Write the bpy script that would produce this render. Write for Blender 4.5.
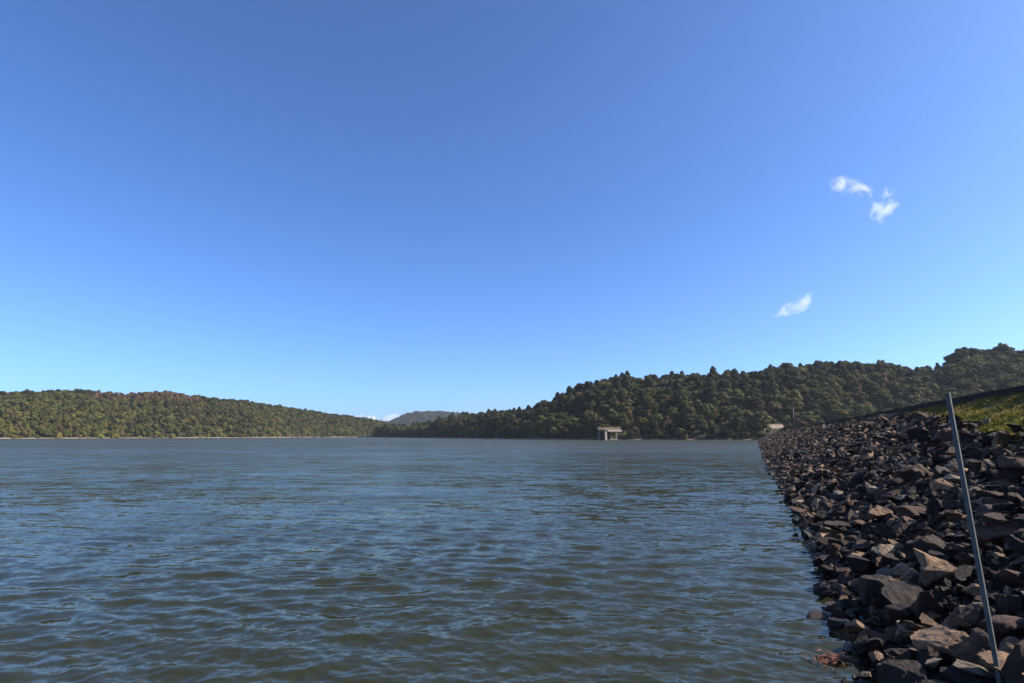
import bpy, bmesh, math, random
import numpy as np
from mathutils import Vector, Matrix, Euler, noise as mnoise

R = math.radians
scene = bpy.context.scene
for o in list(bpy.data.objects):
    bpy.data.objects.remove(o)

# ------------------------------------------------------------------ camera
W, HGT, F = 1024, 683, 560.0
EYE = 2.6                                   # eye height above the water (z = 0)
HORIZON = 435.5
PITCH = math.atan((HORIZON - HGT / 2) / F)
cam_data = bpy.data.cameras.new('camera')
cam_data.sensor_width = 36.0
cam_data.lens = F / W * 36.0
cam_data.clip_start = 0.1
cam_data.clip_end = 60000
cam = bpy.data.objects.new('camera', cam_data)
cam.location = (0, 0, EYE)
cam.rotation_euler = (R(90) + PITCH, 0, 0)
scene.collection.objects.link(cam)
scene.camera = cam

# ------------------------------------------------------------------ sky, sun, exposure
SUN_AZ, SUN_EL = R(94), R(35)              # azimuth clockwise from the view (+Y)
world = bpy.data.worlds.new('World')
scene.world = world
world.use_nodes = True
wn = world.node_tree.nodes
wl = world.node_tree.links
wn.clear()
sky = wn.new('ShaderNodeTexSky')
sky.sky_type = 'NISHITA'
sky.sun_disc = False
sky.sun_elevation = SUN_EL
sky.sun_rotation = SUN_AZ
sky.altitude = 300
sky.air_density = 0.7
sky.dust_density = 1.5
sky.ozone_density = 6.0
bg = wn.new('ShaderNodeBackground')
bg.inputs['Strength'].default_value = 0.108
wo = wn.new('ShaderNodeOutputWorld')
tint = wn.new('ShaderNodeMix')
tint.data_type = 'RGBA'
tint.blend_type = 'MULTIPLY'
tint.inputs[0].default_value = 1.0
tint.inputs[7].default_value = (0.79, 0.97, 1.18, 1)   # clear, deep blue autumn air
wl.new(sky.outputs[0], tint.inputs[6])
wl.new(tint.outputs[2], bg.inputs['Color'])
wl.new(bg.outputs[0], wo.inputs['Surface'])

sun_data = bpy.data.lights.new('sun', 'SUN')
sun_data.energy = 5.0
sun_data.angle = R(0.53)
sun_data.color = (1.0, 0.93, 0.83)
sun = bpy.data.objects.new('sun', sun_data)
sun_dir = Vector((math.sin(SUN_AZ) * math.cos(SUN_EL), math.cos(SUN_AZ) * math.cos(SUN_EL), math.sin(SUN_EL)))
sun.rotation_euler = sun_dir.to_track_quat('Z', 'Y').to_euler()
sun.location = (60, -20, 60)
scene.collection.objects.link(sun)

vs = scene.view_settings
vs.view_transform = 'Standard'
vs.look = 'None'
vs.exposure = 1.0
vs.gamma = 1.0
vs.use_curve_mapping = False
scene.render.engine = 'CYCLES'
cy = scene.cycles
cy.max_bounces = 6
cy.diffuse_bounces = 2
cy.glossy_bounces = 2
cy.transmission_bounces = 2
cy.volume_bounces = 3
cy.transparent_max_bounces = 4
cy.use_denoising = True
cy.denoiser = 'OPENIMAGEDENOISE'
cy.sample_clamp_indirect = 6

rng = np.random.default_rng(11)
random.seed(11)

# ------------------------------------------------------------------ helpers
C = scene.collection

def px_ray(px, py):
    x = (px - W / 2) / F
    y = -(py - HGT / 2) / F
    v = Vector((x, math.cos(PITCH) - y * math.sin(PITCH), math.sin(PITCH) + y * math.cos(PITCH)))
    return v

KX = F / math.cos(PITCH)                    # horizon pixel scale: X / depth = (px - 512) / KX

def to_px(x, y, z):
    """world -> pixel (numpy friendly)"""
    c, s = math.cos(PITCH), math.sin(PITCH)
    d = y * c + (z - EYE) * s
    u = -y * s + (z - EYE) * c
    d = np.maximum(d, 1e-3)
    return W / 2 + F * x / d, HGT / 2 - F * u / d

def link(name, mesh, parent=None):
    o = bpy.data.objects.new(name, mesh)
    C.objects.link(o)
    if parent is not None:
        o.parent = parent
    return o

def empty(name, loc=(0, 0, 0), rz=0.0):
    o = link(name, None)
    o.empty_display_size = 0.3
    o.location = loc
    o.rotation_euler = (0, 0, rz)
    return o

def tag(o, label=None, cat=None, group=None, kind=None):
    if label: o['label'] = label
    if cat: o['category'] = cat
    if group: o['group'] = group
    if kind: o['kind'] = kind
    return o

def mesh_np(name, verts, faces, mat=None, smooth=False):
    """verts (n,3), faces (m,k) with constant k"""
    verts = np.asarray(verts, dtype=np.float32)
    faces = np.asarray(faces, dtype=np.int32)
    me = bpy.data.meshes.new(name)
    me.vertices.add(len(verts))
    me.vertices.foreach_set('co', verts.ravel())
    k = faces.shape[1]
    me.loops.add(faces.size)
    me.loops.foreach_set('vertex_index', faces.ravel())
    me.polygons.add(len(faces))
    me.polygons.foreach_set('loop_start', np.arange(len(faces), dtype=np.int32) * k)
    me.polygons.foreach_set('loop_total', np.full(len(faces), k, dtype=np.int32))
    me.update(calc_edges=True)
    me.polygons.foreach_set('use_smooth', np.full(len(faces), smooth, dtype=bool))
    if mat is not None:
        me.materials.append(mat)
    return me

def bm_mesh(name, bm, mat=None, smooth=False):
    me = bpy.data.meshes.new(name)
    bmesh.ops.recalc_face_normals(bm, faces=bm.faces)
    bm.to_mesh(me)
    bm.free()
    for p in me.polygons:
        p.use_smooth = smooth
    if mat is not None:
        me.materials.append(mat)
    return me

def bm_box(bm, cx, cy_, cz, sx, sy, sz, bevel=0.0):
    r = bmesh.ops.create_cube(bm, size=1.0)
    vv = r['verts']
    for v in vv:
        v.co = Vector((cx + v.co.x * sx, cy_ + v.co.y * sy, cz + v.co.z * sz))
    if bevel > 0:
        es = list({e for v in vv for e in v.link_edges})
        bmesh.ops.bevel(bm, geom=es, offset=bevel, segments=2, affect='EDGES', profile=0.6)

def bm_tube(bm, pts, radii, seg=7, cap=True):
    rings = []
    for i, (p, r) in enumerate(zip(pts, radii)):
        p = Vector(p)
        if i == 0: d = Vector(pts[1]) - p
        elif i == len(pts) - 1: d = p - Vector(pts[i - 1])
        else: d = Vector(pts[i + 1]) - Vector(pts[i - 1])
        d.normalize()
        a = d.orthogonal().normalized()
        b = d.cross(a)
        rings.append([bm.verts.new(p + (a * math.cos(t) + b * math.sin(t)) * r)
                      for t in [2 * math.pi * k / seg for k in range(seg)]])
    for A, B in zip(rings[:-1], rings[1:]):
        # match rings by the nearest start so that tubes do not twist
        off = min(range(seg), key=lambda s: (A[0].co - B[s].co).length)
        for k in range(seg):
            bm.faces.new((A[k], A[(k + 1) % seg], B[(k + 1 + off) % seg], B[(k + off) % seg]))
    if cap:
        bm.faces.new(rings[0][::-1])
        bm.faces.new(rings[-1])

# 2-D value noise in numpy
_perm = rng.random((256, 256)).astype(np.float64)
def vnoise(x, y):
    xi = np.floor(x).astype(int); yi = np.floor(y).astype(int)
    fx = x - xi; fy = y - yi
    fx = fx * fx * (3 - 2 * fx); fy = fy * fy * (3 - 2 * fy)
    a = _perm[xi & 255, yi & 255]; b = _perm[(xi + 1) & 255, yi & 255]
    c = _perm[xi & 255, (yi + 1) & 255]; d = _perm[(xi + 1) & 255, (yi + 1) & 255]
    return (a * (1 - fx) + b * fx) * (1 - fy) + (c * (1 - fx) + d * fx) * fy
def fbm(x, y, oct=4):
    s = 0; a = 0.5; t = 0
    for k in range(oct):
        s = s + a * vnoise(x * 2 ** k + 17.3 * k, y * 2 ** k + 5.1 * k); t += a; a *= 0.5
    return s / t

ORD = ['first', 'second', 'third', 'fourth', 'fifth', 'sixth', 'seventh', 'eighth', 'ninth', 'tenth', 'eleventh',
       'twelfth', 'thirteenth', 'fourteenth', 'fifteenth', 'sixteenth', 'seventeenth', 'eighteenth', 'nineteenth',
       'twentieth'] + ['twenty-' + w for w in ('first', 'second', 'third', 'fourth', 'fifth', 'sixth', 'seventh', 'eighth', 'ninth')] \
      + ['thirtieth'] + ['thirty-' + w for w in ('first', 'second', 'third', 'fourth', 'fifth', 'sixth', 'seventh', 'eighth', 'ninth')] \
      + ['fortieth'] + ['forty-' + w for w in ('first', 'second', 'third', 'fourth', 'fifth', 'sixth', 'seventh', 'eighth', 'ninth')]

# ------------------------------------------------------------------ materials
def new_mat(name):
    m = bpy.data.materials.new(name)
    m.use_nodes = True
    nt = m.node_tree
    b = nt.nodes['Principled BSDF']
    return m, nt, b

def N(nt, t, **kw):
    n = nt.nodes.new(t)
    for k, v in kw.items():
        if k in n.inputs:
            n.inputs[k].default_value = v
        else:
            setattr(n, k, v)
    return n

def noise_tex(nt, coord, scale, detail=4, rough=0.6):
    n = N(nt, 'ShaderNodeTexNoise')
    n.inputs['Scale'].default_value = scale
    n.inputs['Detail'].default_value = detail
    n.inputs['Roughness'].default_value = rough
    nt.links.new(coord, n.inputs['Vector'])
    return n

def ramp(nt, fac, stops):
    r = N(nt, 'ShaderNodeValToRGB')
    el = r.color_ramp.elements
    while len(el) < len(stops):
        el.new(0.5)
    for e, (p, c) in zip(el, stops):
        e.position = p
        e.color = (*c, 1) if len(c) == 3 else c
    nt.links.new(fac, r.inputs['Fac'])
    return r

def mixc(nt, a, b, fac, mode='MIX'):
    m = N(nt, 'ShaderNodeMix', data_type='RGBA', blend_type=mode)
    for s, v in ((6, a), (7, b), (0, fac)):
        if hasattr(v, 'is_output'):
            nt.links.new(v, m.inputs[s])
        else:
            m.inputs[s].default_value = (*v, 1) if isinstance(v, tuple) else v
    return m.outputs[2]

def rock_material(name, dark, light, stain):
    m, nt, b = new_mat(name)
    tc = N(nt, 'ShaderNodeTexCoord')
    oi = N(nt, 'ShaderNodeObjectInfo')
    add = N(nt, 'ShaderNodeVectorMath', operation='ADD')
    nt.links.new(tc.outputs['Object'], add.inputs[0])
    sc = N(nt, 'ShaderNodeVectorMath', operation='SCALE')
    sc.inputs['Scale'].default_value = 37.0
    comb = N(nt, 'ShaderNodeCombineXYZ')
    for i in range(3):
        nt.links.new(oi.outputs['Random'], comb.inputs[i])
    nt.links.new(comb.outputs[0], sc.inputs[0])
    nt.links.new(sc.outputs[0], add.inputs[1])
    co = add.outputs[0]
    n1 = noise_tex(nt, co, 2.3, 6, 0.65)
    col = ramp(nt, n1.outputs['Fac'], [(0.32, dark), (0.68, light)]).outputs[0]
    n2 = noise_tex(nt, co, 1.1, 3, 0.5)
    st = ramp(nt, n2.outputs['Fac'], [(0.56, (0, 0, 0)), (0.7, (1, 1, 1))]).outputs[0]
    col = mixc(nt, col, stain, st)
    n3 = noise_tex(nt, co, 14, 5, 0.7)
    sp = ramp(nt, n3.outputs['Fac'], [(0.35, (0.72, 0.72, 0.72)), (0.7, (1.2, 1.2, 1.2))]).outputs[0]
    col = mixc(nt, col, sp, 1.0, 'MULTIPLY')
    hv = N(nt, 'ShaderNodeHueSaturation')
    mr = N(nt, 'ShaderNodeMapRange')
    nt.links.new(oi.outputs['Random'], mr.inputs[0])
    mr.inputs[3].default_value = 0.65
    mr.inputs[4].default_value = 1.35
    nt.links.new(mr.outputs[0], hv.inputs['Value'])
    nt.links.new(col, hv.inputs['Color'])
    # stones are wet where the lake laps at them
    gp = N(nt, 'ShaderNodeNewGeometry'); sx = N(nt, 'ShaderNodeSeparateXYZ'); nt.links.new(gp.outputs['Position'], sx.inputs[0])
    wn_ = noise_tex(nt, gp.outputs['Position'], 1.7, 3, 0.6)
    zz = N(nt, 'ShaderNodeMath', operation='MULTIPLY_ADD'); nt.links.new(wn_.outputs['Fac'], zz.inputs[0]); zz.inputs[1].default_value = -0.35
    nt.links.new(sx.outputs['Z'], zz.inputs[2])
    wet = N(nt, 'ShaderNodeMapRange'); wet.inputs[1].default_value = -0.10; wet.inputs[2].default_value = 0.0
    wet.inputs[3].default_value = 1.0; wet.inputs[4].default_value = 0.0
    nt.links.new(zz.outputs[0], wet.inputs[0])
    wc = mixc(nt, hv.outputs[0], (0.42, 0.40, 0.36), 1.0, 'MULTIPLY')
    fc = mixc(nt, hv.outputs[0], wc, wet.outputs[0])
    nt.links.new(fc, b.inputs['Base Color'])
    rg = N(nt, 'ShaderNodeMapRange'); rg.inputs[3].default_value = 0.8; rg.inputs[4].default_value = 0.3
    nt.links.new(wet.outputs[0], rg.inputs[0]); nt.links.new(rg.outputs[0], b.inputs['Roughness'])
    b.inputs['Specular IOR Level'].default_value = 0.3
    n4 = noise_tex(nt, co, 9, 8, 0.72)
    bp = N(nt, 'ShaderNodeBump')
    bp.inputs['Strength'].default_value = 0.9
    bp.inputs['Distance'].default_value = 0.05
    nt.links.new(n4.outputs['Fac'], bp.inputs['Height'])
    nt.links.new(bp.outputs[0], b.inputs['Normal'])
    return m

ROCK_TONES = ['dark grey', 'reddish brown', 'tan', 'pale grey']
rock_mats = [
    rock_material('rock_dark_grey', (0.0147, 0.0089, 0.0061), (0.0377, 0.0233, 0.0156), (0.0524, 0.0291, 0.0162)),
    rock_material('rock_reddish_brown', (0.0416, 0.0210, 0.0129), (0.1021, 0.0528, 0.0318), (0.0340, 0.0194, 0.0129)),
    rock_material('rock_tan', (0.1521, 0.0868, 0.0484), (0.3296, 0.1977, 0.1103), (0.1395, 0.0753, 0.0413)),
    rock_material('rock_pale_grey', (0.1235, 0.0910, 0.0628), (0.2808, 0.2088, 0.1427), (0.1910, 0.1206, 0.0656)),
]

def foliage_material(name, c1, c2, hue_var=0.03):
    m, nt, b = new_mat(name)
    oi = N(nt, 'ShaderNodeObjectInfo')
    geo = N(nt, 'ShaderNodeNewGeometry')
    n1 = noise_tex(nt, geo.outputs['Position'], 0.55, 3, 0.6)
    col = ramp(nt, n1.outputs['Fac'], [(0.33, c1), (0.67, c2)]).outputs[0]
    hs = N(nt, 'ShaderNodeHueSaturation')
    m1 = N(nt, 'ShaderNodeMapRange'); m1.inputs[3].default_value = 0.6; m1.inputs[4].default_value = 1.45
    nt.links.new(oi.outputs['Random'], m1.inputs[0])
    nt.links.new(m1.outputs[0], hs.inputs['Value'])
    mm = N(nt, 'ShaderNodeMath', operation='MULTIPLY'); mm.inputs[1].default_value = 7.31
    fr = N(nt, 'ShaderNodeMath', operation='FRACT')
    nt.links.new(oi.outputs['Random'], mm.inputs[0]); nt.links.new(mm.outputs[0], fr.inputs[0])
    m2 = N(nt, 'ShaderNodeMapRange'); m2.inputs[3].default_value = 0.5 - hue_var; m2.inputs[4].default_value = 0.5 + hue_var
    nt.links.new(fr.outputs[0], m2.inputs[0])
    nt.links.new(m2.outputs[0], hs.inputs['Hue'])
    nt.links.new(col, hs.inputs['Color'])
    nt.links.new(hs.outputs[0], b.inputs['Base Color'])
    b.inputs['Roughness'].default_value = 0.75
    b.inputs['Specular IOR Level'].default_value = 0.2
    tr = N(nt, 'ShaderNodeBsdfTranslucent')
    nt.links.new(hs.outputs[0], tr.inputs['Color'])
    mx = N(nt, 'ShaderNodeMixShader'); mx.inputs[0].default_value = 0.2
    nt.links.new(b.outputs[0], mx.inputs[1]); nt.links.new(tr.outputs[0], mx.inputs[2])
    nt.links.new(mx.outputs[0], nt.nodes['Material Output'].inputs['Surface'])
    return m

fol_olive = foliage_material('leaves_olive', (0.0643, 0.0643, 0.0130), (0.1251, 0.1169, 0.0298))
fol_dark = foliage_material('leaves_dark_green', (0.0262, 0.0283, 0.0081), (0.0547, 0.0532, 0.0162), 0.02)
fol_light = foliage_material('leaves_yellow_green', (0.1028, 0.0922, 0.0207), (0.1698, 0.1466, 0.0389))
fol_brown = foliage_material('leaves_brown', (0.0922, 0.0554, 0.0274), (0.1613, 0.0990, 0.0534), 0.02)

def simple_noise_mat(name, stops, scale, rough=0.85, bump=0.3, bdist=0.02, bscale=None, coord='Object', detail=6):
    m, nt, b = new_mat(name)
    if coord == 'Position':
        co = N(nt, 'ShaderNodeNewGeometry').outputs['Position']
    else:
        co = N(nt, 'ShaderNodeTexCoord').outputs['Object']
    n1 = noise_tex(nt, co, scale, detail, 0.65)
    c = ramp(nt, n1.outputs['Fac'], stops).outputs[0]
    nt.links.new(c, b.inputs['Base Color'])
    b.inputs['Roughness'].default_value = rough
    b.inputs['Specular IOR Level'].default_value = 0.12
    n2 = noise_tex(nt, co, bscale or scale * 4, 6, 0.7)
    bp = N(nt, 'ShaderNodeBump'); bp.inputs['Strength'].default_value = bump; bp.inputs['Distance'].default_value = bdist
    nt.links.new(n2.outputs['Fac'], bp.inputs['Height']); nt.links.new(bp.outputs[0], b.inputs['Normal'])
    return m

mat_bark = simple_noise_mat('bark', [(0.3, (0.06, 0.045, 0.035)), (0.7, (0.14, 0.115, 0.095))], 3.0)
mat_pale_bark = simple_noise_mat('pale_bark', [(0.3, (0.26, 0.22, 0.18)), (0.7, (0.45, 0.40, 0.33))], 2.0)
mat_hill = simple_noise_mat('forest_floor', [(0.35, (0.0180, 0.0204, 0.0084)), (0.65, (0.0450, 0.0396, 0.0204))], 0.12, coord='Position')
def shore_tint(m):
    nt = m.node_tree; b = nt.nodes['Principled BSDF']
    src = b.inputs['Base Color'].links[0].from_socket
    g = N(nt, 'ShaderNodeNewGeometry'); sx = N(nt, 'ShaderNodeSeparateXYZ'); nt.links.new(g.outputs['Position'], sx.inputs[0])
    n = noise_tex(nt, g.outputs['Position'], 0.02, 3, 0.6)
    ma = N(nt, 'ShaderNodeMath', operation='MULTIPLY_ADD'); nt.links.new(n.outputs['Fac'], ma.inputs[0]); ma.inputs[1].default_value = -2.6
    nt.links.new(sx.outputs['Z'], ma.inputs[2])
    mr = N(nt, 'ShaderNodeMapRange'); mr.inputs[1].default_value = -0.95; mr.inputs[2].default_value = -0.55
    mr.inputs[3].default_value = 1.0; mr.inputs[4].default_value = 0.0
    nt.links.new(ma.outputs[0], mr.inputs[0])
    nt.links.new(mixc(nt, src, (0.21, 0.165, 0.115), mr.outputs[0]), b.inputs['Base Color'])
shore_tint(mat_hill)
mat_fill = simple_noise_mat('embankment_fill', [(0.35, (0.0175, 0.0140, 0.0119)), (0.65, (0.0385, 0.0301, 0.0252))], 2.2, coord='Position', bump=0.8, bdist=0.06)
mat_road = simple_noise_mat('gravel_road', [(0.35, (0.16, 0.13, 0.10)), (0.65, (0.26, 0.21, 0.17))], 1.5, coord='Position')
mat_bed = simple_noise_mat('lake_bed', [(0.35, (0.06, 0.055, 0.03)), (0.65, (0.10, 0.085, 0.05))], 0.5, coord='Position')
mat_sand = simple_noise_mat('sand', [(0.35, (0.1913, 0.1371, 0.0988)), (0.65, (0.2932, 0.2231, 0.1721))], 0.6, coord='Position')
mat_redsoil = simple_noise_mat('red_soil', [(0.35, (0.15, 0.085, 0.055)), (0.65, (0.27, 0.165, 0.115))], 0.5, coord='Position')
mat_concrete = simple_noise_mat('weathered_concrete', [(0.3, (0.1539, 0.1218, 0.1024)), (0.7, (0.2353, 0.1959, 0.1672))], 0.8)
mat_parapet = simple_noise_mat('stained_parapet', [(0.3, (0.0735, 0.0539, 0.0367)), (0.7, (0.1225, 0.0955, 0.0686))], 0.8)
mat_kerb = simple_noise_mat('dark_concrete', [(0.3, (0.0165, 0.0136, 0.0108)), (0.7, (0.0413, 0.0326, 0.0252))], 0.7)  # near-black; on the intake panel it stands for the shaded pier side
mat_weed = simple_noise_mat('waterweed', [(0.3, (0.10, 0.045, 0.03)), (0.7, (0.26, 0.13, 0.08))], 6)
mat_straw = simple_noise_mat('straw', [(0.3, (0.22, 0.18, 0.11)), (0.7, (0.38, 0.32, 0.20))], 5)

def grass_mat():
    m, nt, b = new_mat('grass_blades')
    co = N(nt, 'ShaderNodeNewGeometry').outputs['Position']
    n1 = noise_tex(nt, co, 0.55, 3, 0.6)
    c = ramp(nt, n1.outputs['Fac'], [(0.36, (0.2587, 0.1734, 0.0632)), (0.5, (0.2156, 0.1640, 0.0409)), (0.64, (0.1348, 0.1313, 0.0208))]).outputs[0]
    n2 = noise_tex(nt, co, 9, 2, 0.5)
    c2 = ramp(nt, n2.outputs['Fac'], [(0.3, (0.6, 0.6, 0.6)), (0.7, (1.3, 1.3, 1.2))]).outputs[0]
    c = mixc(nt, c, c2, 1.0, 'MULTIPLY')
    nt.links.new(c, b.inputs['Base Color'])
    b.inputs['Roughness'].default_value = 0.7
    b.inputs['Specular IOR Level'].default_value = 0.12
    tr = N(nt, 'ShaderNodeBsdfTranslucent')
    nt.links.new(c, tr.inputs['Color'])
    mx = N(nt, 'ShaderNodeMixShader'); mx.inputs[0].default_value = 0.3
    nt.links.new(b.outputs[0], mx.inputs[1]); nt.links.new(tr.outputs[0], mx.inputs[2])
    nt.links.new(mx.outputs[0], nt.nodes['Material Output'].inputs['Surface'])
    return m
mat_grass = grass_mat()

def turf_mat():
    return simple_noise_mat('turf_soil', [(0.3, (0.0855, 0.0670, 0.0286)), (0.5, (0.0969, 0.0918, 0.0265)), (0.7, (0.0684, 0.0810, 0.0184))], 1.2, coord='Position', bump=0.6, bdist=0.05)
mat_turf = turf_mat()

def water_mat():
    m, nt, b = new_mat('lake_water')
    geo = N(nt, 'ShaderNodeNewGeometry')
    pos = geo.outputs['Position']
    nb = noise_tex(nt, pos, 0.05, 3, 0.5)
    c = ramp(nt, nb.outputs['Fac'], [(0.3, (0.0219, 0.0236, 0.0113)), (0.7, (0.0271, 0.0277, 0.0130))]).outputs[0]
    nt.links.new(c, b.inputs['Base Color'])
    # beyond the reach of the modelled wavelets the surface is rough with them
    ds = N(nt, 'ShaderNodeVectorMath', operation='LENGTH'); nt.links.new(pos, ds.inputs[0])
    rr_ = N(nt, 'ShaderNodeMapRange'); rr_.inputs[1].default_value = 8.0; rr_.inputs[2].default_value = 130.0
    rr_.inputs[3].default_value = 0.07; rr_.inputs[4].default_value = 0.25
    nt.links.new(ds.outputs['Value'], rr_.inputs[0]); nt.links.new(rr_.outputs[0], b.inputs['Roughness'])
    b.inputs['IOR'].default_value = 1.333
    b.inputs['Specular IOR Level'].default_value = 0.5
    # wind ripples too fine for the mesh: slopes straight from noise, gathered in gusts
    gust = noise_tex(nt, pos, 0.035, 3, 0.6)
    gr = N(nt, 'ShaderNodeMapRange'); gr.inputs[1].default_value = 0.3; gr.inputs[2].default_value = 0.7
    gr.inputs[3].default_value = 0.75; gr.inputs[4].default_value = 1.25
    nt.links.new(gust.outputs['Fac'], gr.inputs[0])
    total = None
    for scl, amp, rot in ((14.0, 0.32, 0.3), (6.0, 0.34, -0.2), (2.4, 0.30, 0.15), (0.9, 0.26, -0.05), (0.35, 0.16, 0.1)):
        mp = N(nt, 'ShaderNodeMapping')
        mp.inputs['Rotation'].default_value = (0, 0, rot)
        mp.inputs['Scale'].default_value = (0.5, 1.0, 1.0)
        nt.links.new(pos, mp.inputs['Vector'])
        n = noise_tex(nt, mp.outputs[0], scl, 3, 0.6)
        sb = N(nt, 'ShaderNodeVectorMath', operation='SUBTRACT'); sb.inputs[1].default_value = (0.5, 0.5, 0.5)
        nt.links.new(n.outputs['Color'], sb.inputs[0])
        ml = N(nt, 'ShaderNodeVectorMath', operation='MULTIPLY'); ml.inputs[1].default_value = (amp * 0.42, amp * 1.1, 0)
        nt.links.new(sb.outputs[0], ml.inputs[0])
        if total is None:
            total = ml.outputs[0]
        else:
            ad = N(nt, 'ShaderNodeVectorMath', operation='ADD')
            nt.links.new(total, ad.inputs[0]); nt.links.new(ml.outputs[0], ad.inputs[1])
            total = ad.outputs[0]
    scg = N(nt, 'ShaderNodeVectorMath', operation='SCALE')
    nt.links.new(total, scg.inputs[0]); nt.links.new(gr.outputs[0], scg.inputs['Scale'])
    ad = N(nt, 'ShaderNodeVectorMath', operation='ADD')
    nt.links.new(geo.outputs['Normal'], ad.inputs[0]); nt.links.new(scg.outputs[0], ad.inputs[1])
    nm = N(nt, 'ShaderNodeVectorMath', operation='NORMALIZE')
    nt.links.new(ad.outputs[0], nm.inputs[0])
    nt.nodes.remove(b)
    dif = N(nt, 'ShaderNodeBsdfDiffuse'); glo = N(nt, 'ShaderNodeBsdfGlossy'); fre = N(nt, 'ShaderNodeFresnel'); mx = N(nt, 'ShaderNodeMixShader')
    glo.inputs['Color'].default_value = (0.90, 0.87, 0.75, 1)       # warm tint painted into the reflection to dull the sky's blue
    fre.inputs['IOR'].default_value = 1.333
    nt.links.new(c, dif.inputs['Color'])
    nt.links.new(rr_.outputs[0], glo.inputs['Roughness'])
    for sh in (glo, fre):
        nt.links.new(nm.outputs[0], sh.inputs['Normal'])
    # a ruffled surface never mirrors fully at grazing angles: its facets face the eye
    mn = N(nt, 'ShaderNodeMath', operation='MINIMUM'); cap = N(nt, 'ShaderNodeMapRange'); cap.inputs[1].default_value = 8.0; cap.inputs[2].default_value = 160.0
    cap.inputs[3].default_value = 0.42; cap.inputs[4].default_value = 0.25
    nt.links.new(ds.outputs['Value'], cap.inputs[0])
    # streaks painted into the reflection strength for groups of steeper and flatter wavelets
    stk = None
    for sc_, am_ in ((1.3, 0.9), (0.3, 0.7), (0.07, 0.5)):
        mp = N(nt, 'ShaderNodeMapping'); mp.inputs['Scale'].default_value = (0.32, 1.0, 1.0); mp.inputs['Rotation'].default_value = (0, 0, 0.12)
        nt.links.new(pos, mp.inputs['Vector'])
        n = noise_tex(nt, mp.outputs[0], sc_, 2, 0.5)
        m1 = N(nt, 'ShaderNodeMath', operation='MULTIPLY_ADD'); nt.links.new(n.outputs['Fac'], m1.inputs[0]); m1.inputs[1].default_value = am_ * 2
        if stk is None: m1.inputs[2].default_value = 1.0 - 2.1
        else: nt.links.new(stk, m1.inputs[2])
        stk = m1.outputs[0]
    cm = N(nt, 'ShaderNodeMath', operation='MULTIPLY'); nt.links.new(cap.outputs[0], cm.inputs[0]); nt.links.new(stk, cm.inputs[1])
    cm.use_clamp = True
    nt.links.new(cm.outputs[0], mn.inputs[1])
    nt.links.new(fre.outputs[0], mn.inputs[0])
    nt.links.new(mn.outputs[0], mx.inputs[0]); nt.links.new(dif.outputs[0], mx.inputs[1]); nt.links.new(glo.outputs[0], mx.inputs[2])
    nt.links.new(mx.outputs[0], nt.nodes['Material Output'].inputs['Surface'])
    return m
mat_water = water_mat()

def steel_mat():
    m, nt, b = new_mat('galvanised_steel')
    co = N(nt, 'ShaderNodeTexCoord').outputs['Object']
    n1 = noise_tex(nt, co, 9, 5, 0.65)
    c = ramp(nt, n1.outputs['Fac'], [(0.3, (0.0655, 0.0742, 0.0737)), (0.7, (0.1255, 0.1311, 0.1267))]).outputs[0]
    n2 = noise_tex(nt, co, 5, 7, 0.75)
    ru = ramp(nt, n2.outputs['Fac'], [(0.56, (0, 0, 0)), (0.68, (1, 1, 1))]).outputs[0]
    c = mixc(nt, c, (0.10, 0.055, 0.03), ru)
    nt.links.new(c, b.inputs['Base Color'])
    b.inputs['Metallic'].default_value = 0.0
    b.inputs['Roughness'].default_value = 0.6
    b.inputs['Specular IOR Level'].default_value = 0.3
    return m
mat_steel = steel_mat()

# ------------------------------------------------------------------ the dam frame
PHI = math.atan((755 - W / 2) / KX)         # azimuth of the dam axis
SP, CP = math.sin(PHI), math.cos(PHI)
def dam_xy(t, s):
    return t * SP + s * CP, t * CP - s * SP
def dam_ts(x, y):
    return x * SP + y * CP, x * CP - y * SP

# waterline traced on the water plane
_trace = [(758.5, 438.5), (764, 452), (774, 472), (790, 500), (803, 525), (815, 550), (828, 580), (843, 612), (856, 645), (866, 683)]
_wt = []
for px, py in _trace:
    v = px_ray(px, py)
    k = -EYE / v.z
    _wt.append(dam_ts(v.x * k, v.y * k))
_wt.sort()
_T = np.array([a for a, b in _wt]); _S = np.array([b for a, b in _wt])
def s0(t):
    t = np.asarray(t, dtype=float)
    return np.interp(t, _T, np.clip(_S, 0.9, 2.4))
SLOPE = 0.5
ZC = 4.15                                   # crest ground level
DAM_END = 318.0
def slope_z(t, s):
    return (s - s0(t)) * SLOPE
def crest_s(t):
    return s0(t) + ZC / SLOPE

# ------------------------------------------------------------------ hills
def ip(pts):
    xs = [p[0] for p in pts]; ys = [p[1] for p in pts]
    return lambda q: np.interp(q, xs, ys)

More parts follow.
